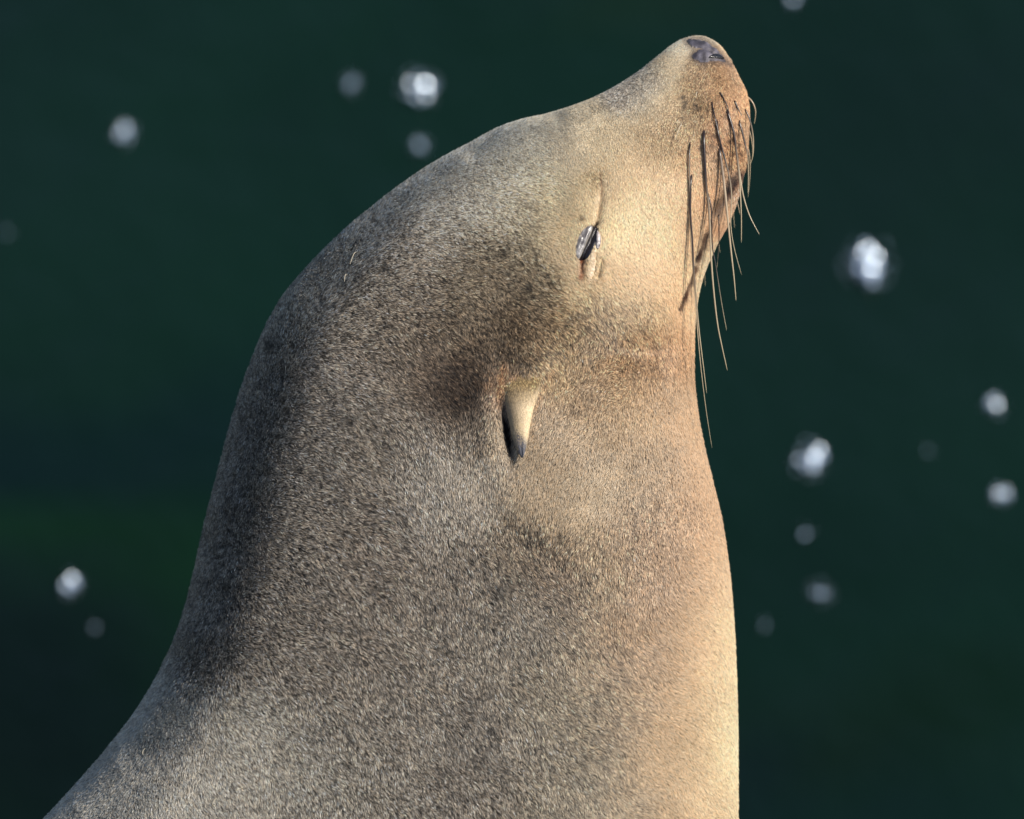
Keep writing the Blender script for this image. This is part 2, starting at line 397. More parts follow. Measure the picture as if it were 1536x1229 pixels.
# ------------------------------------------------------------------ root Empty and body mesh
def grid_mesh(name, co, wrap=True, color=None):
    n, m = co.shape[:2]
    i = np.arange(n - 1)[:, None]; j = np.arange(m if wrap else m - 1)[None, :]
    a = i * m + j; b = i * m + (j + 1) % m; c = (i + 1) * m + (j + 1) % m; d = (i + 1) * m + j
    F = np.stack([a, b, c, d], -1).reshape(-1, 4)
    me = bpy.data.meshes.new(name)
    me.vertices.add(n * m); me.vertices.foreach_set('co', co.reshape(-1).astype(np.float32))
    me.loops.add(F.size); me.loops.foreach_set('vertex_index', F.reshape(-1).astype(np.int32))
    me.polygons.add(len(F)); me.polygons.foreach_set('loop_start', np.arange(0, F.size, 4, dtype=np.int32))
    me.update(calc_edges=True); me.validate()
    smooth(me)
    if color is not None:
        at = me.color_attributes.new('pigment', 'FLOAT_COLOR', 'POINT')
        at.data.foreach_set('color', np.concatenate([color.reshape(-1, 3), np.ones((n * m, 1))], 1).astype(np.float32).reshape(-1))
    return me
def link(name, data, parent=None, material=None, **props):
    o = bpy.data.objects.new(name, data); C.objects.link(o)
    if parent: o.parent = parent
    if material: data.materials.append(material)
    for k_, v_ in props.items(): o[k_] = v_
    return o

seal = bpy.data.objects.new('sea_lion', None); C.objects.link(seal)
seal.location = BASE; seal.empty_display_size = 0.1
seal['label'] = 'tan and grey sea lion basking with head thrown back, eyes shut, before dark water'
seal['category'] = 'sea lion'

def pigment_mat(name, rough, spec, mul=1.0, bump=0.0, bump_scale=900, sss=0.0):
    m, t, b = mat(name, rough=rough)
    at = t.nodes.new('ShaderNodeAttribute'); at.attribute_name = 'pigment'
    no = t.nodes.new('ShaderNodeTexNoise'); no.inputs['Scale'].default_value = bump_scale
    no.inputs['Detail'].default_value = 4
    tc = t.nodes.new('ShaderNodeTexCoord'); t.links.new(tc.outputs['Object'], no.inputs['Vector'])
    mr = t.nodes.new('ShaderNodeMapRange'); mr.inputs['To Min'].default_value = 0.7 * mul; mr.inputs['To Max'].default_value = 1.3 * mul
    t.links.new(no.outputs['Fac'], mr.inputs['Value'])
    mx = t.nodes.new('ShaderNodeVectorMath'); mx.operation = 'SCALE'
    t.links.new(at.outputs['Color'], mx.inputs[0]); t.links.new(mr.outputs[0], mx.inputs['Scale'])
    t.links.new(mx.outputs[0], b.inputs['Base Color'])
    b.inputs['Specular IOR Level'].default_value = spec
    if bump:
        bp = t.nodes.new('ShaderNodeBump'); bp.inputs['Strength'].default_value = bump; bp.inputs['Distance'].default_value = 0.0005
        t.links.new(no.outputs['Fac'], bp.inputs['Height']); t.links.new(bp.outputs[0], b.inputs['Normal'])
    return m
skin_m = pigment_mat('underfur_skin', 0.8, 0.2, mul=0.62, bump=0.4)
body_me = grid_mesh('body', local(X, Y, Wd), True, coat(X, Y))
body = link('body', body_me, seal, skin_m)
# orientation check so that normals face outwards
n0 = np.array(body_me.polygons[(NT // 2) * NTH + q].normal)
if np.dot(n0, vec_world(N[NT // 2, q][None])[0]) < 0: body_me.flip_normals()

# ------------------------------------------------------------------ finding a point of the near flank from (x, y)
XP = 768 + (X - 768) / (1 - Wd * S / DIST); YP = 614.5 + (Y - 614.5) / (1 - Wd * S / DIST)
def surf(px, py):
    px = np.asarray(px, float); py = np.asarray(py, float); shp = px.shape
    px = px.ravel(); py = py.ravel()
    m = (XP > px.min() - 12) & (XP < px.max() + 12) & (YP > py.min() - 12) & (YP < py.max() + 12) & (N[..., 2] > 0.02)
    ii, jj = np.nonzero(m)
    ax, ay = XP[ii, jj], YP[ii, jj]
    out = np.zeros((len(px), 3)); nn = np.zeros((len(px), 3))
    for s0 in range(0, len(px), 400):
        sl = slice(s0, s0 + 400)
        d = (px[sl, None] - ax) ** 2 + (py[sl, None] - ay) ** 2
        k_ = np.argpartition(d, 4, axis=1)[:, :4]
        dd = np.take_along_axis(d, k_, 1); wt = 1 / (dd + 0.05); wt /= wt.sum(1, keepdims=True)
        I, J = ii[k_], jj[k_]
        wv = (Wd[I, J] * wt).sum(1); nv = (N[I, J] * wt[..., None]).sum(1)
        nv /= np.linalg.norm(nv, axis=1, keepdims=True)
        # slide along the tangent plane to the asked (x, y)
        bx = (XP[I, J] * wt).sum(1); by = (YP[I, J] * wt).sum(1)
        nz = np.maximum(nv[:, 2], 0.15)
        wv = wv - (nv[:, 0] * (px[sl] - bx) + nv[:, 1] * (py[sl] - by)) / nz
        f = 1 - wv * S / DIST
        out[sl] = np.stack([768 + (px[sl] - 768) * f, 614.5 + (py[sl] - 614.5) * f, wv], 1); nn[sl] = nv
    return out.reshape(shp + (3,)), nn.reshape(shp + (3,))

# ------------------------------------------------------------------ bare patches laid into the head: eyelid, eye, nose pad, nostril
def round_poly(poly, it=2):
    P = [tuple(p) for p in poly]
    for _ in range(it):
        Q = []
        for a_ in range(len(P)):
            p, r = P[a_], P[(a_ + 1) % len(P)]
            Q += [(p[0] * .75 + r[0] * .25, p[1] * .75 + r[1] * .25), (p[0] * .25 + r[0] * .75, p[1] * .25 + r[1] * .75)]
        P = Q
    return P
BARE = []
def patch(name, poly, height, material, step=1.0, col=None, both=True, bare=0.0, parent=None, label=None, rag=0.0, hfun=None, soft=0.0):
    poly = round_poly(poly)
    xs = [p[0] for p in poly]; ys = [p[1] for p in poly]
    gx = np.arange(min(xs) - 2, max(xs) + 2, step); gy = np.arange(min(ys) - 2, max(ys) + 2, step)
    x, y = np.meshgrid(gx, gy, indexing='ij')
    e = poly_edge(x, y, poly) + rag * vnoise(x, y, 3.0, 51)
    p, n = surf(x, y)
    R_ = max(2.0, e.max() * 0.7)
    h = height * np.sqrt(np.clip(e / R_, 0, 1) * (2 - np.clip(e / R_, 0, 1))) + np.where(e < 0.4, -2.5, 0)
    if hfun is not None: h = h + hfun(x, y)
    v = p + n * h[..., None]
    keep = e > -step * 0.8
    idx = -np.ones(x.shape, int); idx[keep] = np.arange(keep.sum())
    q4 = np.stack([idx[:-1, :-1], idx[1:, :-1], idx[1:, 1:], idx[:-1, 1:]], -1).reshape(-1, 4)
    q4 = q4[(q4 >= 0).all(1)]
    if soft:
        k_s = np.clip((e - 0.3) / soft + 0.35 * vnoise(x, y, 2.2, 52), 0, 1)[..., None]; _c0 = col; col = lambda x, y: _c0(x, y) * k_s + coat(x, y) * 0.8 * (1 - k_s)
    colv = (col(x, y) if col else np.ones(x.shape + (3,)) * 0.3)[keep]
    if bare: BARE.append((poly, bare))
    res = []
    for side in ((1, -1) if both else (1,)):
        vv = v[keep].copy(); vv[:, 2] *= side
        me = bpy.data.meshes.new(name)
        me.from_pydata(local(vv[:, 0], vv[:, 1], vv[:, 2]).tolist(), [], (q4 if side == -1 else q4[:, ::-1]).tolist())
        smooth(me)
        at = me.color_attributes.new('pigment', 'FLOAT_COLOR', 'POINT')
        at.data.foreach_set('color', np.concatenate([colv, np.ones((len(vv), 1))], 1).astype(np.float32).reshape(-1))
        # outward check
        fn = np.mean([tuple(f.normal) for f in me.polygons[:50]], axis=0)
        ref = n[keep].mean(0) * np.array([1, 1, side])
        if np.dot(fn, vec_world(ref[None])[0]) < 0: me.flip_normals()
        o = link(name, me, parent or seal, material)
        if label: o['label'] = label
        res.append(o)
    return res
wet_m = pigment_mat('wet_skin', 0.22, 0.8, bump=0.5, bump_scale=1400)
lid_m = pigment_mat('eyelid_skin', 0.24, 0.9, bump=0.6, bump_scale=1100)
nose_m = pigment_mat('nose_leather', 0.5, 0.5, bump=0.7, bump_scale=1500)
def mixcol(hexa, hexb, sc_, seed):
    a, b = lin(hexa), lin(hexb)
    def f(x, y):
        k_ = np.clip(0.5 + 0.8 * vnoise(x, y, sc_, seed), 0, 1)[..., None]
        return a * (1 - k_) + b * k_
    return f
UP_LID = [(890, 338), (882, 338), (874, 344), (867, 355), (863, 369), (862, 384), (867, 393), (870, 388), (875, 376), (881, 363), (887, 350)]
LOW_LID = [(896, 344), (901, 352), (902, 364), (898, 376), (893, 373), (893, 364), (894, 354)]
SLIT = [(893, 335), (898, 344), (897, 358), (892, 369), (887, 381), (879, 391), (866, 392), (868, 376), (876, 360), (885, 344)]
TEARP = [(894, 366), (896, 376), (895, 392), (892, 408), (887, 424), (882, 428), (878, 420), (879, 404), (881, 390), (887, 378)]
patch('eye', SLIT, 1.0, wet_m, 0.6, mixcol('120C0E', '1E1618', 4, 61), bare=1.5)
patch('upper_eyelid', UP_LID, 2.8, lid_m, 0.6, mixcol('5A5554', '9C9894', 5, 62), bare=0.2, soft=1.8,
      hfun=lambda x, y: 0.5 * vnoise(x * 0.92 + y * 0.38, (y * 0.92 - x * 0.38) * 0.3, 2.6, 67))
patch('lower_eyelid', LOW_LID, 3.0, lid_m, 0.8, mixcol('5A5356', 'B8ACA8', 3, 63), bare=0.8)
patch('tear_stain', TEARP, 1.6, pigment_mat('damp_fur', 0.45, 0.5, bump=0.8, bump_scale=700), 1.0, mixcol('AA9070', 'D4C2A6', 4, 64), bare=-3.0, rag=2.0, soft=3.5)
patch('nose_pad', NOSE, 2.6, nose_m, 0.8, mixcol('37333A', '6B6770', 6, 65), bare=-1.2, rag=1.2, soft=1.6,
      hfun=lambda x, y: -2.6 * np.exp(-(seg_dist(x, y, [(1046, 73), (1056, 74), (1066, 78), (1076, 85)])[0] / 2.0) ** 2)
                        - 1.2 * np.exp(-(seg_dist(x, y, [(1065, 86.5), (1071, 84.5), (1077, 85.5), (1082, 88.5)])[0] / 1.6) ** 2))
patch('nostril', [(1060, 89), (1068, 82.4), (1077, 83), (1087, 91), (1077, 89.5), (1068, 88.6)], 0.8, wet_m, 0.5, mixcol('0A0708', '100B0C', 3, 66),
      hfun=lambda x, y: 3.6 + 0 * x)

# ------------------------------------------------------------------ ears
def build_ear(side):
    n, m = 70, 40
    s = np.linspace(0, 1, n)
    axx = np.interp(s, [0, .2, .5, .8, 1], [787, 784, 781.5, 781, 783]); axy = np.interp(s, [0, 1], [556, 688])
    lft = np.interp(s, [0, .2, .33, .5, .7, .85, 1], [757, 753.5, 756.5, 761, 766.5, 772, 781.5])
    rgt = np.interp(s, [0, .15, .28, .42, .6, .8, 1], [819, 813, 808, 801, 796, 792, 785])
    hw = (rgt - lft) / 2 * 0.92; mid = (rgt + lft) / 2
    thk = np.interp(s, [0, .2, .5, .9, 1], [7, 11, 10, 5, 1.5])
    lift = np.interp(s, [0, .2, .33, .5, .7, 1], [-11, -2, 4, 8, 12, 13])
    cap = np.sqrt(np.clip((1 - s) / 0.04, 0.0005, 1))
    hw = hw * cap; thk = thk * cap
    p, nr = surf(mid, axy)
    # smooth base surface below the ear, ignoring the hollow beside it
    pm, _ = surf(np.full(n, 822.0), axy); 
    base_w = np.interp(s, [0, 1], [p[0, 2], p[-1, 2]])
    a = np.linspace(0, 2 * math.pi, m, endpoint=False)
    ca, sa = np.cos(a), np.sin(a)
    f = 1 - base_w * S / DIST
    cxx = 768 + (mid - 768) * f; cyy = 614.5 + (axy - 614.5) * f
    # rolled sheet: the left edge curls under, a furrow runs down to the tip
    fur = -1.6 * np.exp(-((ca[None, :] - (0.05 + 0.0 * s[:, None])) / 0.28) ** 2) * np.clip((s[:, None] - .72) * 5, 0, 1) * (sa[None, :] > 0)
    Xe = cxx[:, None] + hw[:, None] * ca
    We = base_w[:, None] + lift[:, None] + thk[:, None] * sa + 2.5 * ca * s[:, None] + fur
    We = We - 5 * np.clip(-ca, 0, 1) ** 2 * (1 - s[:, None]) 
    Ye = cyy[:, None] + 0 * Xe
    k_ = np.clip((s[:, None] - 0.72 - 0.10 * (ca - 0.4)) * 12, 0, 1)
    k_ = np.where((ca < -0.55) & (s[:, None] < 0.9), k_ * 0.4, k_)
    c1, c2, c3, c0 = lin('E4D0A8'), lin('5E5D62'), lin('D9B888'), lin('7E6A4C')
    g0 = np.clip(1.5 - s[:, None] / 0.27, 0, 1)
    side_ = np.clip(0.55 + 0.6 * ca, 0, 1)[None, :, None]  # right edge painted paler, as lit by the sun
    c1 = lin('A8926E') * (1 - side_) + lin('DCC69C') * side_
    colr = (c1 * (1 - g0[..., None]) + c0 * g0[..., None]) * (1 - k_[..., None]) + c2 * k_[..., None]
    colr = colr * np.ones((n, m, 1)); 
    return Xe, Ye, We, colr
ear_m = pigment_mat('ear_skin', 0.55, 0.4, bump=0.5, bump_scale=1500)
Xe, Ye, We, EC = build_ear(1)
for side in (1, -1):
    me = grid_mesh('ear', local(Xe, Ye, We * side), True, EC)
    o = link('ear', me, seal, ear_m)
    f0 = me.polygons[35 * 40 + 10]
    if np.dot(np.array(f0.normal), vec_world(np.array([[0, 0, float(side)]]))[0]) < 0: me.flip_normals()

# ------------------------------------------------------------------ fur
def hair_material():
    m, t, b = mat('coat_hair', rough=0.42)
    at = t.nodes.new('ShaderNodeAttribute'); at.attribute_name = 'pigment'
    hi = t.nodes.new('ShaderNodeHairInfo')
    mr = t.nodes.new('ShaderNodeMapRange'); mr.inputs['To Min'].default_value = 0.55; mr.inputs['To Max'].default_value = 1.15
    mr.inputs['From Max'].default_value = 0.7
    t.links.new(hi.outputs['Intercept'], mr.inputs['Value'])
    mx = t.nodes.new('ShaderNodeVectorMath'); mx.operation = 'SCALE'
    t.links.new(at.outputs['Color'], mx.inputs[0]); t.links.new(mr.outputs[0], mx.inputs['Scale'])
    t.links.new(mx.outputs[0], b.inputs['Base Color'])
    b.inputs['Specular IOR Level'].default_value = 0.45
    b.inputs['Sheen Weight'].default_value = 1.0; b.inputs['Sheen Roughness'].default_value = 0.3; b.inputs['Sheen Tint'].default_value = (0.9, 0.95, 1, 1)
    # the coat is dense: each hair takes light mostly as the pelt around it lies
    an = t.nodes.new('ShaderNodeAttribute'); an.attribute_name = 'pelt_normal'
    ge = t.nodes.new('ShaderNodeNewGeometry')
    sa = t.nodes.new('ShaderNodeVectorMath'); sa.operation = 'SCALE'; sa.inputs['Scale'].default_value = 1.6
    t.links.new(an.outputs['Vector'], sa.inputs[0])
    ad = t.nodes.new('ShaderNodeVectorMath'); t.links.new(sa.outputs[0], ad.inputs[0]); t.links.new(ge.outputs['Normal'], ad.inputs[1])
    nm_ = t.nodes.new('ShaderNodeVectorMath'); nm_.operation = 'NORMALIZE'; t.links.new(ad.outputs[0], nm_.inputs[0])
    t.links.new(nm_.outputs[0], b.inputs['Normal'])
    tr = t.nodes.new('ShaderNodeBsdfTranslucent'); t.links.new(mx.outputs[0], tr.inputs['Color'])
    ms = t.nodes.new('ShaderNodeMixShader'); ms.inputs[0].default_value = 0.25
    out = [n for n in t.nodes if n.type == 'OUTPUT_MATERIAL'][0]
    t.links.new(b.outputs[0], ms.inputs[1]); t.links.new(tr.outputs[0], ms.inputs[2]); t.links.new(ms.outputs[0], out.inputs['Surface'])
    return m
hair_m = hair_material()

def make_curves(name, pts, rad, col, parent, nrm=None, **props):
    n, k_ = pts.shape[:2]
    hc = bpy.data.hair_curves.new(name)
    hc.add_curves([k_] * n)
    hc.attributes['position'].data.foreach_set('vector', pts.reshape(-1).astype(np.float32))
    ra = hc.attributes.get('radius') or hc.attributes.new('radius', 'FLOAT', 'POINT')
    ra.data.foreach_set('value', rad.reshape(-1).astype(np.float32))
    ca = hc.attributes.new('pigment', 'FLOAT_COLOR', 'CURVE')
    ca.data.foreach_set('color', np.concatenate([col, np.ones((n, 1))], 1).astype(np.float32).reshape(-1))
    na_ = hc.attributes.new('pelt_normal', 'FLOAT_VECTOR', 'CURVE')
    na_.data.foreach_set('vector', vec_world(nrm).astype(np.float32).reshape(-1))
    return link(name, hc, parent, hair_m, **props)

def grow(X, Y, W, Nn, n_hair, density, length, wrap=True):
    """hairs on a (t, theta) grid; returns roots, directions and the flank coordinates"""
    nt_, nth_ = X.shape
    jn = (np.arange(nth_) + 1) % nth_
    P = np.stack([X, Y, W], -1)
    e1 = P[1:] - P[:-1]; e1 = e1
    e2 = (P[:, jn] - P)[:-1]
    area = np.linalg.norm(np.cross(e1, e2), axis=-1)
    pr = area * density[:-1]
    cum = np.cumsum(pr.ravel()); cum /= cum[-1]
    idx = np.searchsorted(cum, rng.random(n_hair)); idx = np.minimum(idx, len(cum) - 1)
    i, j = idx // nth_, idx % nth_; j2 = jn[j]
    u, v = rng.random(n_hair)[:, None], rng.random(n_hair)[:, None]
    bl = lambda A: (A[i, j] * (1 - u) + A[i + 1, j] * u) * (1 - v) + (A[i, j2] * (1 - u) + A[i + 1, j2] * u) * v
    return bl(P), bl(Nn)

dens = np.ones_like(X)
front = N[..., 2] > -0.25
dens = np.where(front, 1.0, 0.22)
dens *= np.where(Y > 1300, 0.12, 1.0) * np.where(Y > 1700, 0.3, 1.0)
dens *= np.where(Y < 480, 1.25, 1.0)
N_HAIR = 1600000
root, nrm = grow(X, Y, Wd, N, N_HAIR, dens, None)
nrm /= np.linalg.norm(nrm, axis=1, keepdims=True)
fx, fy = root[:, 0], root[:, 1]
# bare places
keep = np.ones(N_HAIR, bool)
near = (fx > 740) & (fy < 720)
for poly, marg in BARE:
    e = np.full(N_HAIR, -99.0); mm = near & (fx > min(p[0] for p in poly) - 5) & (fx < max(p[0] for p in poly) + 5) & (fy > min(p[1] for p in poly) - 5) & (fy < max(p[1] for p in poly) + 5)
    e[mm] = poly_edge(fx[mm], fy[mm], poly); keep &= e < -marg
e = gauss(fx, fy, 760, 648, 5.5, 26, -10); keep &= (e < 0.55) | (rng.random(N_HAIR) < 0.15)
d, f = seg_dist(fx, fy, EYE_SLIT); keep &= d > 4
gm = np.ones(N_HAIR)
for pts, r, colh in GUMS:
    d, f = seg_dist(fx, fy, pts); keep &= (d > r * 0.5) | (rng.random(N_HAIR) < 0.55)
    gm = np.where(d < r * 1.5, 0.6, gm)
root, nrm, fx, fy, gm = root[keep], nrm[keep], fx[keep], fy[keep], gm[keep]
n = len(root)
fl = bil(_flow, fx, fy); fl /= np.maximum(np.linalg.norm(fl, axis=1, keepdims=True), 1e-6)
ja = rng.normal(0, 0.20, n) + 0.25 * vnoise(fx, fy, 7, 43)
c_, s_ = np.cos(ja), np.sin(ja)
d3 = np.stack([fl[:, 0] * c_ - fl[:, 1] * s_, fl[:, 0] * s_ + fl[:, 1] * c_, np.zeros(n)], 1)
tan = d3 - nrm * (d3 * nrm).sum(1, keepdims=True)
tan /= np.maximum(np.linalg.norm(tan, axis=1, keepdims=True), 0.2)
# hair length: short on the face, longer on the neck
Ln = np.interp(np.hypot(fx - 1070, fy - 80), [0, 120, 350, 600, 1000], [3.4, 4.4, 6.0, 7.6, 8.4])
Ln *= (1 + 0.18 * rng.normal(size=n)).clip(0.5, 1.5) * gm
cst = contrast(fx, fy)
lift0 = 0.40 + 0.25 * rng.random(n) + 0.28 * cst
a1, a2, a3 = lift0, lift0 * 0.70, lift0 * 0.45
def step(a, L): return (tan * np.cos(a)[:, None] + nrm * np.sin(a)[:, None]) * L[:, None]
p0 = root - nrm * 0.6; p1 = p0 + step(a1, Ln / 3); p2 = p1 + step(a2, Ln / 3); p3 = p2 + step(a3, Ln / 3)
pts = np.stack([p0, p1, p2, p3], 1)
pw = local(pts[..., 0], pts[..., 1], pts[..., 2])
R0 = np.interp(np.hypot(fx - 1070, fy - 80), [0, 200, 700], [0.23, 0.28, 0.34]) * S
rad = R0[:, None] * np.array([0.9, 1.0, 0.8, 0.25])
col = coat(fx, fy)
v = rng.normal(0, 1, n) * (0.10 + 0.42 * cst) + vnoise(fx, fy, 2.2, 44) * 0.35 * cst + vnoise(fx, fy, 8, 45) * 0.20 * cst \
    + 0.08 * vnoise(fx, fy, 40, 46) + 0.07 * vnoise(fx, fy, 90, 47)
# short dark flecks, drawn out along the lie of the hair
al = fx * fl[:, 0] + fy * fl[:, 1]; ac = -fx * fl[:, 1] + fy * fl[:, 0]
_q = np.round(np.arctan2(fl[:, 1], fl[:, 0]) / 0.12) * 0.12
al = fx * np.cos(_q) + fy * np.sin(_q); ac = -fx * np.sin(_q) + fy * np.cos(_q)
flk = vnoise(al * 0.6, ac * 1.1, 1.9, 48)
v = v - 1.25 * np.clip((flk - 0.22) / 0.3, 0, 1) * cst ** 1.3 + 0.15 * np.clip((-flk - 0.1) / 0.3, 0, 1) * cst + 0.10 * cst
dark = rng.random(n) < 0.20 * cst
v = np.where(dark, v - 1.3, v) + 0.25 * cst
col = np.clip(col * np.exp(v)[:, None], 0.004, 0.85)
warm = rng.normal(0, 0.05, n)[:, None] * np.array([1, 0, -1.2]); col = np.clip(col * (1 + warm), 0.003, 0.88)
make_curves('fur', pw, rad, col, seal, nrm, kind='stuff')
# fur of the ears
Ne = normals(Xe, Ye, We)
if Ne[35, 10, 2] < 0: Ne = -Ne
de = np.ones_like(Xe); de[:, :] = np.clip(1.15 - np.linspace(0, 1, 70)[:, None] * 1.35 + 0.35, 0, 1) * (np.linspace(0, 1, 70)[:, None] < 0.86)
Pe, nE = grow(Xe, Ye, We, Ne, 9000, de, None)
nE /= np.linalg.norm(nE, axis=1, keepdims=True)
jj_ = rng.normal(0, 0.18, len(Pe)); dd_ = np.stack([np.sin(jj_), np.cos(jj_), 0 * jj_], 1)
tE = dd_ - nE * (dd_ * nE).sum(1, keepdims=True); tE /= np.maximum(np.linalg.norm(tE, axis=1, keepdims=True), .2)
sE = (Pe[:, 1] - Ye[0, 0]) / (Ye[-1, 0] - Ye[0, 0])
LE = np.interp(sE, [0, .3, .8], [9, 5, 3.0]); q0 = Pe - nE * 0.4; q1 = q0 + (tE * .9 + nE * .35) * LE[:, None] * .5; q2 = q1 + (tE * .97 + nE * .15) * LE[:, None] * .5
ptsE = np.stack([q0, q1, q2], 1)
_sd = np.clip((Pe[:, 0] - 765) / 28, 0, 1)[:, None]  # ear hairs get the same painted sunlit right edge
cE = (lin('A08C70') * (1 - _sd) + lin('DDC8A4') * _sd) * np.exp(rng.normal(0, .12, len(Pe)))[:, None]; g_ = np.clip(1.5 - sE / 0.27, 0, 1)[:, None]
cE = cE * (1 - g_) + g_ * lin('86724F') * np.exp(rng.normal(0, .6, len(Pe)))[:, None]
tip = np.clip((sE - .7) * 5, 0, 1)[:, None]; cE = cE * (1 - tip) + lin('55555C') * tip
ears = [o for o in bpy.data.objects if o.name.startswith('ear')]
for side, e_o in zip((1, -1), ears):
    make_curves('ear_fur', local(ptsE[..., 0], ptsE[..., 1], ptsE[..., 2] * side), np.tile(np.array([.5, .5, .2]) * S, (len(Pe), 1)), cE.clip(0, .85), e_o, nE * np.array([1, 1, side]), kind='stuff')
# a few stray guard hairs, pale against the coat
SG = [((537, 378), (530, 402)), ((522, 412), (521, 428)), ((1023, 184), (1011, 214)), ((318, 1210), (326, 1199)), ((216, 1135), (224, 1127)), ((350, 1190), (366, 1182)), ((1046, 138), (1045, 150))]
sp_, sr_, sc_ = [], [], []
for (x0, y0), (x1, y1) in SG:
    a_, na = surf(np.array([x0, (x0 + x1) / 2, x1]), np.array([y0, (y0 + y1) / 2, y1]))
    a_ = a_ + na * np.array([[1.0], [8.0], [9.0]]); mid_ = (a_[0] + a_[1]) / 2 + na[0] * 2
    sp_.append(np.stack([a_[0], mid_, a_[1], a_[2]])); sr_.append(np.array([.42, .4, .34, .15]) * S); sc_.append(lin('E8DCC0'))
sp_ = np.array(sp_); make_curves('guard_hairs', local(sp_[..., 0], sp_[..., 1], sp_[..., 2]), np.array(sr_), np.array(sc_), seal, np.tile(np.array([[0, -.5, .86]]), (len(sc_), 1)), kind='stuff')

# ------------------------------------------------------------------ whiskers
WH = [  # path in profile units, root radius, darkness of the root part (0..1), near side?
 ([(1035, 213), (1034, 240), (1034.5, 290), (1036, 350), (1040, 410), (1045, 480), (1051, 548), (1059, 614), (1068, 672)], 1.25, .22, 1),
 ([(1037, 262), (1035.5, 285), (1035.5, 320), (1038.5, 360), (1040.5, 405), (1044, 445), (1048.5, 495), (1054.5, 545), (1060, 590)], 1.9, .6, 1),
 ([(1055.5, 197), (1056, 215), (1057, 240), (1059, 275), (1062.5, 305), (1065, 340), (1066.5, 382), (1070, 430), (1076, 484), (1083, 520), (1091, 556)], 2.3, .42, 1),
 ([(1062, 290), (1067, 315), (1068.5, 368), (1074, 400), (1082, 452), (1090, 496)], 1.2, .75, 1),
 ([(1075, 180), (1077, 198), (1081.5, 218), (1086.5, 235), (1092, 257), (1096.5, 282), (1097.5, 305), (1096, 335), (1101, 371), (1112.5, 413)], 1.6, .5, 1),
 ([(1078.5, 222), (1084, 258), (1088, 292), (1092, 332), (1096.7, 378), (1101, 416), (1104, 451)], 2.3, .12, 1),
 ([(1067.5, 153), (1071, 170), (1075, 188), (1079, 206), (1083, 224), (1086, 240)], 1.2, .95, 1),
 ([(1090, 165.5), (1096, 182), (1101, 202), (1105, 232), (1109, 266), (1110.5, 291), (1112, 325), (1112, 364)], 2.1, .5, 1),
 ([(1100, 198), (1103, 218), (1107, 245), (1111, 272), (1116, 298), (1125, 325), (1139, 352)], 1.9, .2, 1),
 ([(1080, 139), (1086, 149), (1092, 163), (1095, 176)], 1.3, .95, 1),
 ([(1102, 152), (1107, 163), (1113, 174)], 1.6, .95, 1),
 ([(1108, 181), (1113, 197), (1117, 214), (1121, 231), (1122.5, 258), (1122, 290)], 1.7, .6, 1),
 ([(1117, 163), (1123.5, 177), (1128, 194), (1130, 212), (1129.5, 233), (1125, 248)], 1.3, .4, 1),
 ([(1121, 145), (1129, 154), (1133.5, 168), (1131.5, 186)], 1.2, 0, 1),
 ([(1119, 185), (1125, 200), (1129, 222), (1128, 240)], 1.0, .1, -1),
 ([(1118, 205), (1124, 232), (1125, 262), (1122, 296)], 1.0, .1, -1),
 ([(1105, 300), (1108, 312), (1110, 322)], 0.8, .0, -1),
 ([(1078, 322), (1078.5, 345), (1078, 370), (1075.5, 402)], 1.1, .9, 1),
 ([(1066, 232), (1069, 262), (1073, 300), (1076, 345), (1080, 380)], 1.1, .5, -1),
 ([(1094, 86), (1098, 92), (1098, 100)], 0.6, .1, 1),
 ([(1045, 240), (1050, 300), (1054, 360), (1058, 430)], 1.0, .4, -1),
 ([(1088, 232), (1094, 262), (1098, 300), (1102, 342)], 1.2, .4, -1),
]
def whisker_mat():
    m, t, b = mat('whisker_horn', rough=0.28)
    at = t.nodes.new('ShaderNodeAttribute'); at.attribute_name = 'pigment'
    t.links.new(at.outputs['Color'], b.inputs['Base Color'])
    b.inputs['Specular IOR Level'].default_value = 0.7
    return m
wh_m = whisker_mat()
def resample(path, n_):
    P = np.array(path, float); k_ = len(P)
    return catmull(np.concatenate([P, np.zeros((k_, 0))], 1), np.linspace(0, k_ - 1, n_) - 1e-9 * 0)
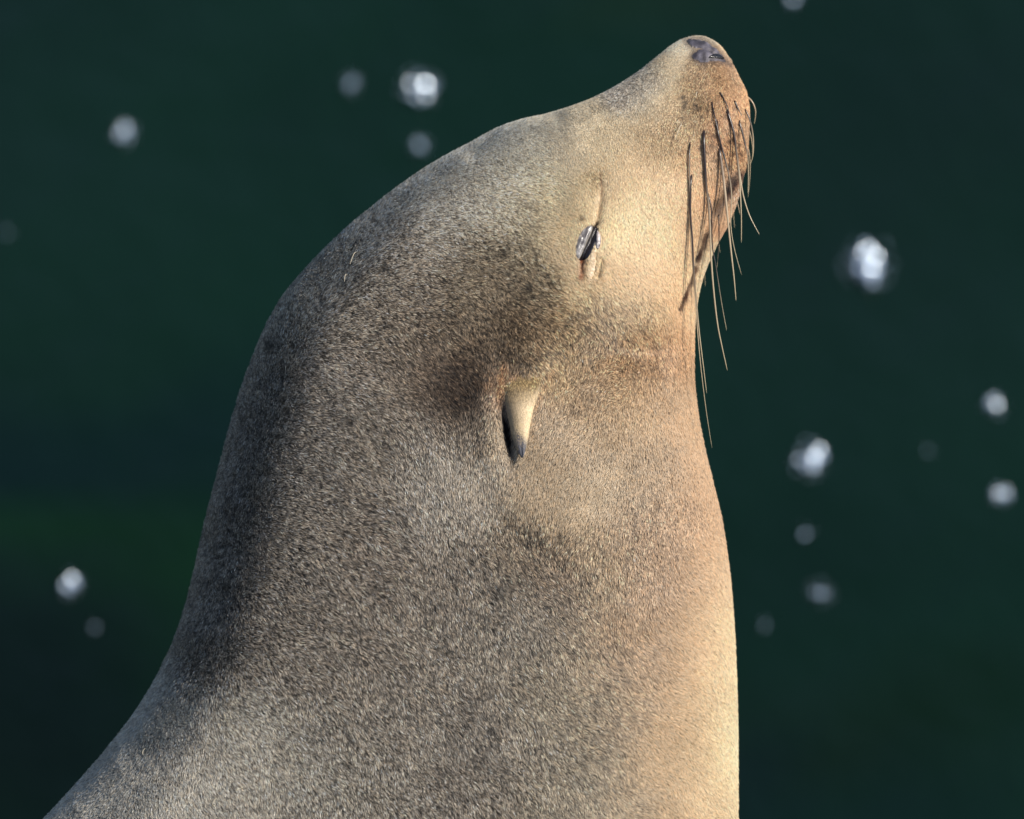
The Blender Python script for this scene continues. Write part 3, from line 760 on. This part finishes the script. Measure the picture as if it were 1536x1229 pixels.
for path, r0, dk, side in WH:
    n_ = 34
    p2 = resample(path, n_)
    a_, na = surf(np.array([path[0][0]]), np.array([path[0][1]]))
    w0 = a_[0, 2]
    w_ = np.linspace(0, 1, n_)
    # over the flank: never below the coat
    onb = np.ones(n_, bool)
    ws = np.full(n_, -1e3)
    for kk in range(n_):
        x_, y_ = p2[kk]
        dmin = ((XP - x_) ** 2 + (YP - y_) ** 2)[::4, ::4].min()
        if dmin < 60:
            aa, nn_ = surf(np.array([x_]), np.array([y_])); 
            if nn_[0, 2] > 0.2: ws[kk] = aa[0, 2]
    span = np.hypot(*(p2[-1] - p2[0]))
    W_ = w0 + 2 + min(11, span * 0.06) * w_ ** 0.75
    W_ = np.maximum(W_, ws + np.minimum(5, 10 * w_ * span / 60 + .8))
    W_[1:-1] = (W_[:-2] + W_[1:-1] * 2 + W_[2:]) / 4
    W_[0] = w0 - 2
    W_ = W_ * side
    f = 1 - W_ * S / DIST
    P = np.stack([768 + (p2[:, 0] - 768) * f, 614.5 + (p2[:, 1] - 614.5) * f, W_], 1)
    T = np.gradient(P, axis=0); T /= np.linalg.norm(T, axis=1, keepdims=True)
    U = np.cross(T, np.array([0, 0, 1.0])); U /= np.linalg.norm(U, axis=1, keepdims=True); V = np.cross(T, U)
    rr = r0 * 0.98 * (1.0 - 0.80 * w_ ** 1.3); rr[0] *= 1.3; rr[-1] *= .4
    a = np.linspace(0, 2 * math.pi, 8, endpoint=False)
    G = P[:, None] + rr[:, None, None] * (U[:, None] * np.cos(a)[None, :, None] + V[:, None] * np.sin(a)[None, :, None])
    kd = np.clip((dk - w_) * 3 + .5, 0, 1)[:, None] * (1 if dk > 0 else 0)
    cD, cM, cL = lin('2A1E1A'), lin('A8927C'), lin('B5A584')
    cc_ = cM * (1 - w_[:, None]) + cL * w_[:, None]
    cc_ = cc_ * (1 - kd) + cD * kd
    cc_[0:2] = cD
    me = grid_mesh('whisker', local(G[..., 0], G[..., 1], G[..., 2]), True, np.repeat(cc_[:, None], 8, 1))
    o = link('whisker', me, seal, wh_m)

# ------------------------------------------------------------------ water
def on_water(px, py):
    d_ = view_to_world(Vector(((px - 768) * S, (614.5 - py) * S, -DIST))); o_ = cam.location
    t_ = -o_.z / d_.z
    return o_ + d_ * t_, t_
def water():
    u = np.linspace(-1, 1, 420)
    ax = np.sinh(u * 6.2) / np.sinh(6.2) * 420
    x, y = np.meshgrid(ax, ax + 1.5, indexing='ij')
    r = np.hypot(x, y - 1.5); amp = np.clip(1.2 - r / 12, 0, 1)
    z = amp * (0.006 * vnoise(x + 500, y + 500, 0.55, 71) + 0.003 * vnoise(x + 500, y + 500, 0.21, 72) + 0.008 * vnoise(x + 500, y + 500, 1.7, 73))
    base = np.ones(x.shape + (3,)) * np.array([0.0015, 0.0100, 0.0050])
    base *= (1 + 0.36 * vnoise(x + 90, y + 90, .33, 74) + 0.2 * vnoise(x + 90, y + 90, .13, 75))[..., None]
    for px_, py_, sx_, sy_, c_, k_ in ((60, 1120, 260, 190, (.0008, .0036, .0010), .92), (120, 960, 200, 110, (.0006, .0036, .0016), .8), (60, 640, 330, 46, (.0004, .0055, .0055), .8),  # last of these paints a bluish reflection band into the water colour
                                       (40, 790, 220, 38, (.0016, .0150, .0024), .9), (250, 850, 60, 90, (.0016, .0140, .0024), .8), (960, 30, 70, 20, (.0050, .0150, .0040), .5),
                                       (1300, 1110, 190, 60, (.0020, .0085, .0016), .95), (1480, 1080, 90, 60, (.0012, .0085, .0016), .95), (1180, 1190, 60, 50, (.0010, .0050, .0060), .7), (1420, 1210, 90, 50, (.0008, .0060, .0050), .5),
                                       (30, 200, 200, 120, (.0028, .0118, .0085), .5), (1400, 300, 160, 260, (.0032, .0110, .0078), .5)):
        q, _ = on_water(px_, py_); qx, _ = on_water(px_ + sx_, py_); qy, _ = on_water(px_, py_ - sy_)
        wx_ = x + .03 * vnoise(x + 70, y + 70, .10, 76) + .05 * vnoise(x + 70, y + 70, .25, 77); wy_ = y + .05 * vnoise(x + 70, y + 70, .13, 78)
        g = np.exp(-.5 * (((wx_ - q.x) / (qx - q).length) ** 2 + ((wy_ - q.y) / (qy - q).length) ** 2)) * k_
        base = base * (1 - g)[..., None] + np.array(c_) * g[..., None]
    me = grid_mesh('water', np.stack([x, y, z], -1), False, base)
    if me.polygons[100].normal.z < 0: me.flip_normals()
    m, t, b = mat('harbour_water', (0.006, 0.022, 0.018), 0.06)
    b.inputs['IOR'].default_value = 1.33
    tc = t.nodes.new('ShaderNodeTexCoord')
    mp = t.nodes.new('ShaderNodeMapping'); mp.inputs['Scale'].default_value = (1.0, 0.55, 1.0)
    t.links.new(tc.outputs['Object'], mp.inputs[0])
    n1 = t.nodes.new('ShaderNodeTexNoise'); n1.inputs['Scale'].default_value = 3.0; n1.inputs['Detail'].default_value = 3; n1.inputs['Distortion'].default_value = 0.6
    n2 = t.nodes.new('ShaderNodeTexNoise'); n2.inputs['Scale'].default_value = 14.0; n2.inputs['Detail'].default_value = 4
    t.links.new(mp.outputs[0], n1.inputs[0]); t.links.new(mp.outputs[0], n2.inputs[0])
    # turbid water: patches of silt and weed, darker areas, a painted reflection band
    at = t.nodes.new('ShaderNodeAttribute'); at.attribute_name = 'pigment'
    t.links.new(at.outputs['Color'], b.inputs['Base Color'])
    bp = t.nodes.new('ShaderNodeBump'); bp.inputs['Strength'].default_value = 0.5; bp.inputs['Distance'].default_value = 0.012
    t.links.new(n2.outputs['Fac'], bp.inputs['Height']); t.links.new(bp.outputs[0], b.inputs['Normal'])
    o = link('water', me, None, m, kind='structure')
    return o
water()

# ------------------------------------------------------------------ the rock ledge the animal sits on (just below the picture)
def ledge():
    u = np.linspace(-1, 1, 90); v = np.linspace(0, 1, 60)
    U_, V_ = np.meshgrid(u, v, indexing='ij')
    prof = np.interp(V_, [0, .12, .2, .8, .88, 1], [-.6, .0, .735, .75, .0, -.6])
    x = U_ * 2.2 - .2; y = -1.75 + np.interp(V_, [0, .12, .2, .8, .88, 1], [-.35, -.1, 0, 1.82, 1.92, 2.2])
    nz = vnoise(x + 50, y + 50, .5, 81) * .03 + vnoise(x + 50, y + 50, .17, 82) * .015
    y = y + np.where((V_ < .15) | (V_ > .85), nz * 2, 0)
    z = prof + nz - np.clip(np.abs(U_) - .85, 0, 1) ** 2 * 45
    me = grid_mesh('rock_ledge', np.stack([x, y, z], -1), False)
    if me.polygons[45 * 59 + 30].normal.z < 0: me.flip_normals()
    m, t, b = mat('wet_rock', (0.10, 0.09, 0.08), 0.7)
    no = t.nodes.new('ShaderNodeTexNoise'); no.inputs['Scale'].default_value = 9; no.inputs['Detail'].default_value = 8
    cr = t.nodes.new('ShaderNodeValToRGB'); cr.color_ramp.elements[0].color = (.05, .045, .04, 1); cr.color_ramp.elements[1].color = (.22, .2, .17, 1)
    t.links.new(no.outputs['Fac'], cr.inputs[0]); t.links.new(cr.outputs[0], b.inputs['Base Color'])
    bp = t.nodes.new('ShaderNodeBump'); bp.inputs['Distance'].default_value = .02
    t.links.new(no.outputs['Fac'], bp.inputs['Height']); t.links.new(bp.outputs[0], b.inputs['Normal'])
    link('rock_ledge', me, None, m, kind='structure')
ledge()

# ------------------------------------------------------------------ froth on the water
foam_m, ft, fb = mat('froth', (0.52, 0.66, 0.88), 0.3)  # blue-white tint stands in for sun and sky glints on the bubbles
fb.inputs['Specular IOR Level'].default_value = 0.8
glint_m, _t1, _t2 = mat('glint_facet', (0.2, 0.26, 0.36), 0.16); _t2.inputs['Specular Tint'].default_value = (0.75, 0.87, 1, 1)
import bmesh
FOAM = [  # x, y, beads [(dx, dy, diameter)], label
 (628, 133, [(8, -3, 15), (-12, -4, 9), (-6, 12, 8), (12, 12, 8), (-2, -16, 5), (18, 0, 7), (-16, 8, 5), (2, 18, 5)], 'large clump of white froth on the water above the neck of the sea lion'),
 (629, 218, [(0, 0, 7), (2, 4, 5), (-4, -4, 4)], 'faint bubble of froth directly below the large clump above the neck'),
 (527, 126, [(0, 0, 6), (3, -4, 5), (-3, 4, 4)], 'small dim fleck of froth left of the large clump above the neck'),
 (186, 199, [(2, -3, 11), (-6, 5, 8), (5, 7, 6), (0, -9, 4)], 'round clump of froth alone in the upper left water'),
 (105, 876, [(3, -4, 12), (-8, 5, 9), (9, 2, 6), (-2, 9, 6)], 'slanting clump of froth on the dark water at lower left'),
 (143, 941, [(0, 0, 4)], 'barely visible bubble just below the slanting clump at lower left'),
 (1302, 395, [(2, 14, 21), (0, -14, 18), (12, -6, 13), (-12, -10, 10), (-14, 8, 10), (6, 28, 10), (-4, -28, 8), (12, 10, 12)], 'brightest tall clump of froth on the water right of the throat'),
 (1215, 688, [(6, 2, 16), (-16, 3, 8), (12, -10, 12), (4, 14, 9), (-8, 12, 7), (18, -2, 8)], 'bright ragged clump of froth midway down the right side water'),
 (1491, 608, [(2, 2, 11), (-6, -4, 7), (2, -8, 6)], 'small round fleck of froth near the right edge, upper of the two there'),
 (1501, 742, [(5, 0, 11), (-6, -1, 7), (-3, 6, 5)], 'small round fleck of froth near the right edge, lower of the two there'),
 (1208, 801, [(0, 0, 6), (-3, 3, 4)], 'dim fleck of froth under the bright ragged clump at right'),
 (1230, 890, [(2, 1, 7), (-8, -1, 5), (10, 2, 4)], 'dim wide fleck of froth at lower right of the sea lion'),
 (1147, 938, [(0, 0, 4)], 'very faint bubble close to the chest of the sea lion'),
 (1188, 0, [(0, 0, 9), (5, -3, 6)], 'fleck of froth cut by the top edge to the right of the snout'),
 (1392, 678, [(0, 0, 3)], 'hardly visible bubble on the water between the froth clumps at right'),
 (10, 349, [(0, 0, 3.2)], 'hardly visible bubble on the water at the far left edge'),
]
for (fx_, fy_, beads, lab) in FOAM:
    c0, t0 = on_water(fx_, fy_); dist_s = t0   # scale with distance
    bm = bmesh.new()
    for dx, dy, dia in beads:
        p_, _t = on_water(fx_ + dx, fy_ + dy)
        r_ = dia * 0.5 * S * dist_s
        mtx = Matrix.Translation(p_ - c0 + Vector((0, 0, r_ * 0.2))) @ Matrix.Diagonal((1, 1.15, 0.85, 1))
        bmesh.ops.create_icosphere(bm, subdivisions=3, radius=r_, matrix=mtx)
        for q_ in range(5):
            an = random.uniform(0, 6.28); rr = r_ * random.uniform(.9, 1.5); r2 = r_ * random.uniform(.1, .28)
            bmesh.ops.create_icosphere(bm, subdivisions=2, radius=r2, matrix=Matrix.Translation(p_ - c0 + Vector((math.cos(an) * rr, math.sin(an) * rr, r2 * .3))))
    ext = max(math.hypot(b_[0], b_[1]) for b_ in beads); nb = len(beads)
    for q_ in range(int(nb * 7) if nb > 2 else 3):
        an = random.uniform(0, 6.28); rr = (ext + 7) * math.sqrt(random.random()) * 1.15
        p_, _t = on_water(fx_ + math.cos(an) * rr, fy_ + math.sin(an) * rr)
        r_ = random.uniform(1.0, 2.4) * 0.5 * S * dist_s * (1.3 if nb > 5 else 1)
        bmesh.ops.create_icosphere(bm, subdivisions=2, radius=r_, matrix=Matrix.Translation(p_ - c0 + Vector((0, 0, r_ * .3))))
    hv = (sun_dir + (cam.location - c0).normalized()).normalized()  # small facets added and turned to mirror the sun into the camera
    for dx, dy, dia in [b_ for b_ in beads if b_[2] >= 7][:4]:
        p_, _t = on_water(fx_ + dx + random.uniform(-3, 3), fy_ + dy + random.uniform(-3, 3))
        r_ = min(dia, 14) * 0.17 * S * dist_s
        qn = (hv + Vector((random.gauss(0, .02), random.gauss(0, .02), 0))).to_track_quat('Z', 'Y').to_matrix().to_4x4()
        f0 = len(bm.faces)
        bmesh.ops.create_circle(bm, cap_ends=True, segments=14, radius=r_, matrix=Matrix.Translation(p_ - c0 + Vector((0, 0, dia * .5 * S * dist_s)) + hv * 0.003) @ qn)
        bm.faces.ensure_lookup_table()
        for f_ in bm.faces[f0:]: f_.material_index = 1
    me = bpy.data.meshes.new('foam_clump'); bm.to_mesh(me); bm.free(); smooth(me)
    me.materials.append(foam_m); me.materials.append(glint_m)
    o = link('foam_clump', me, None, None, label=lab, category='foam', group='flecks of froth floating on the water')
    o.location = c0
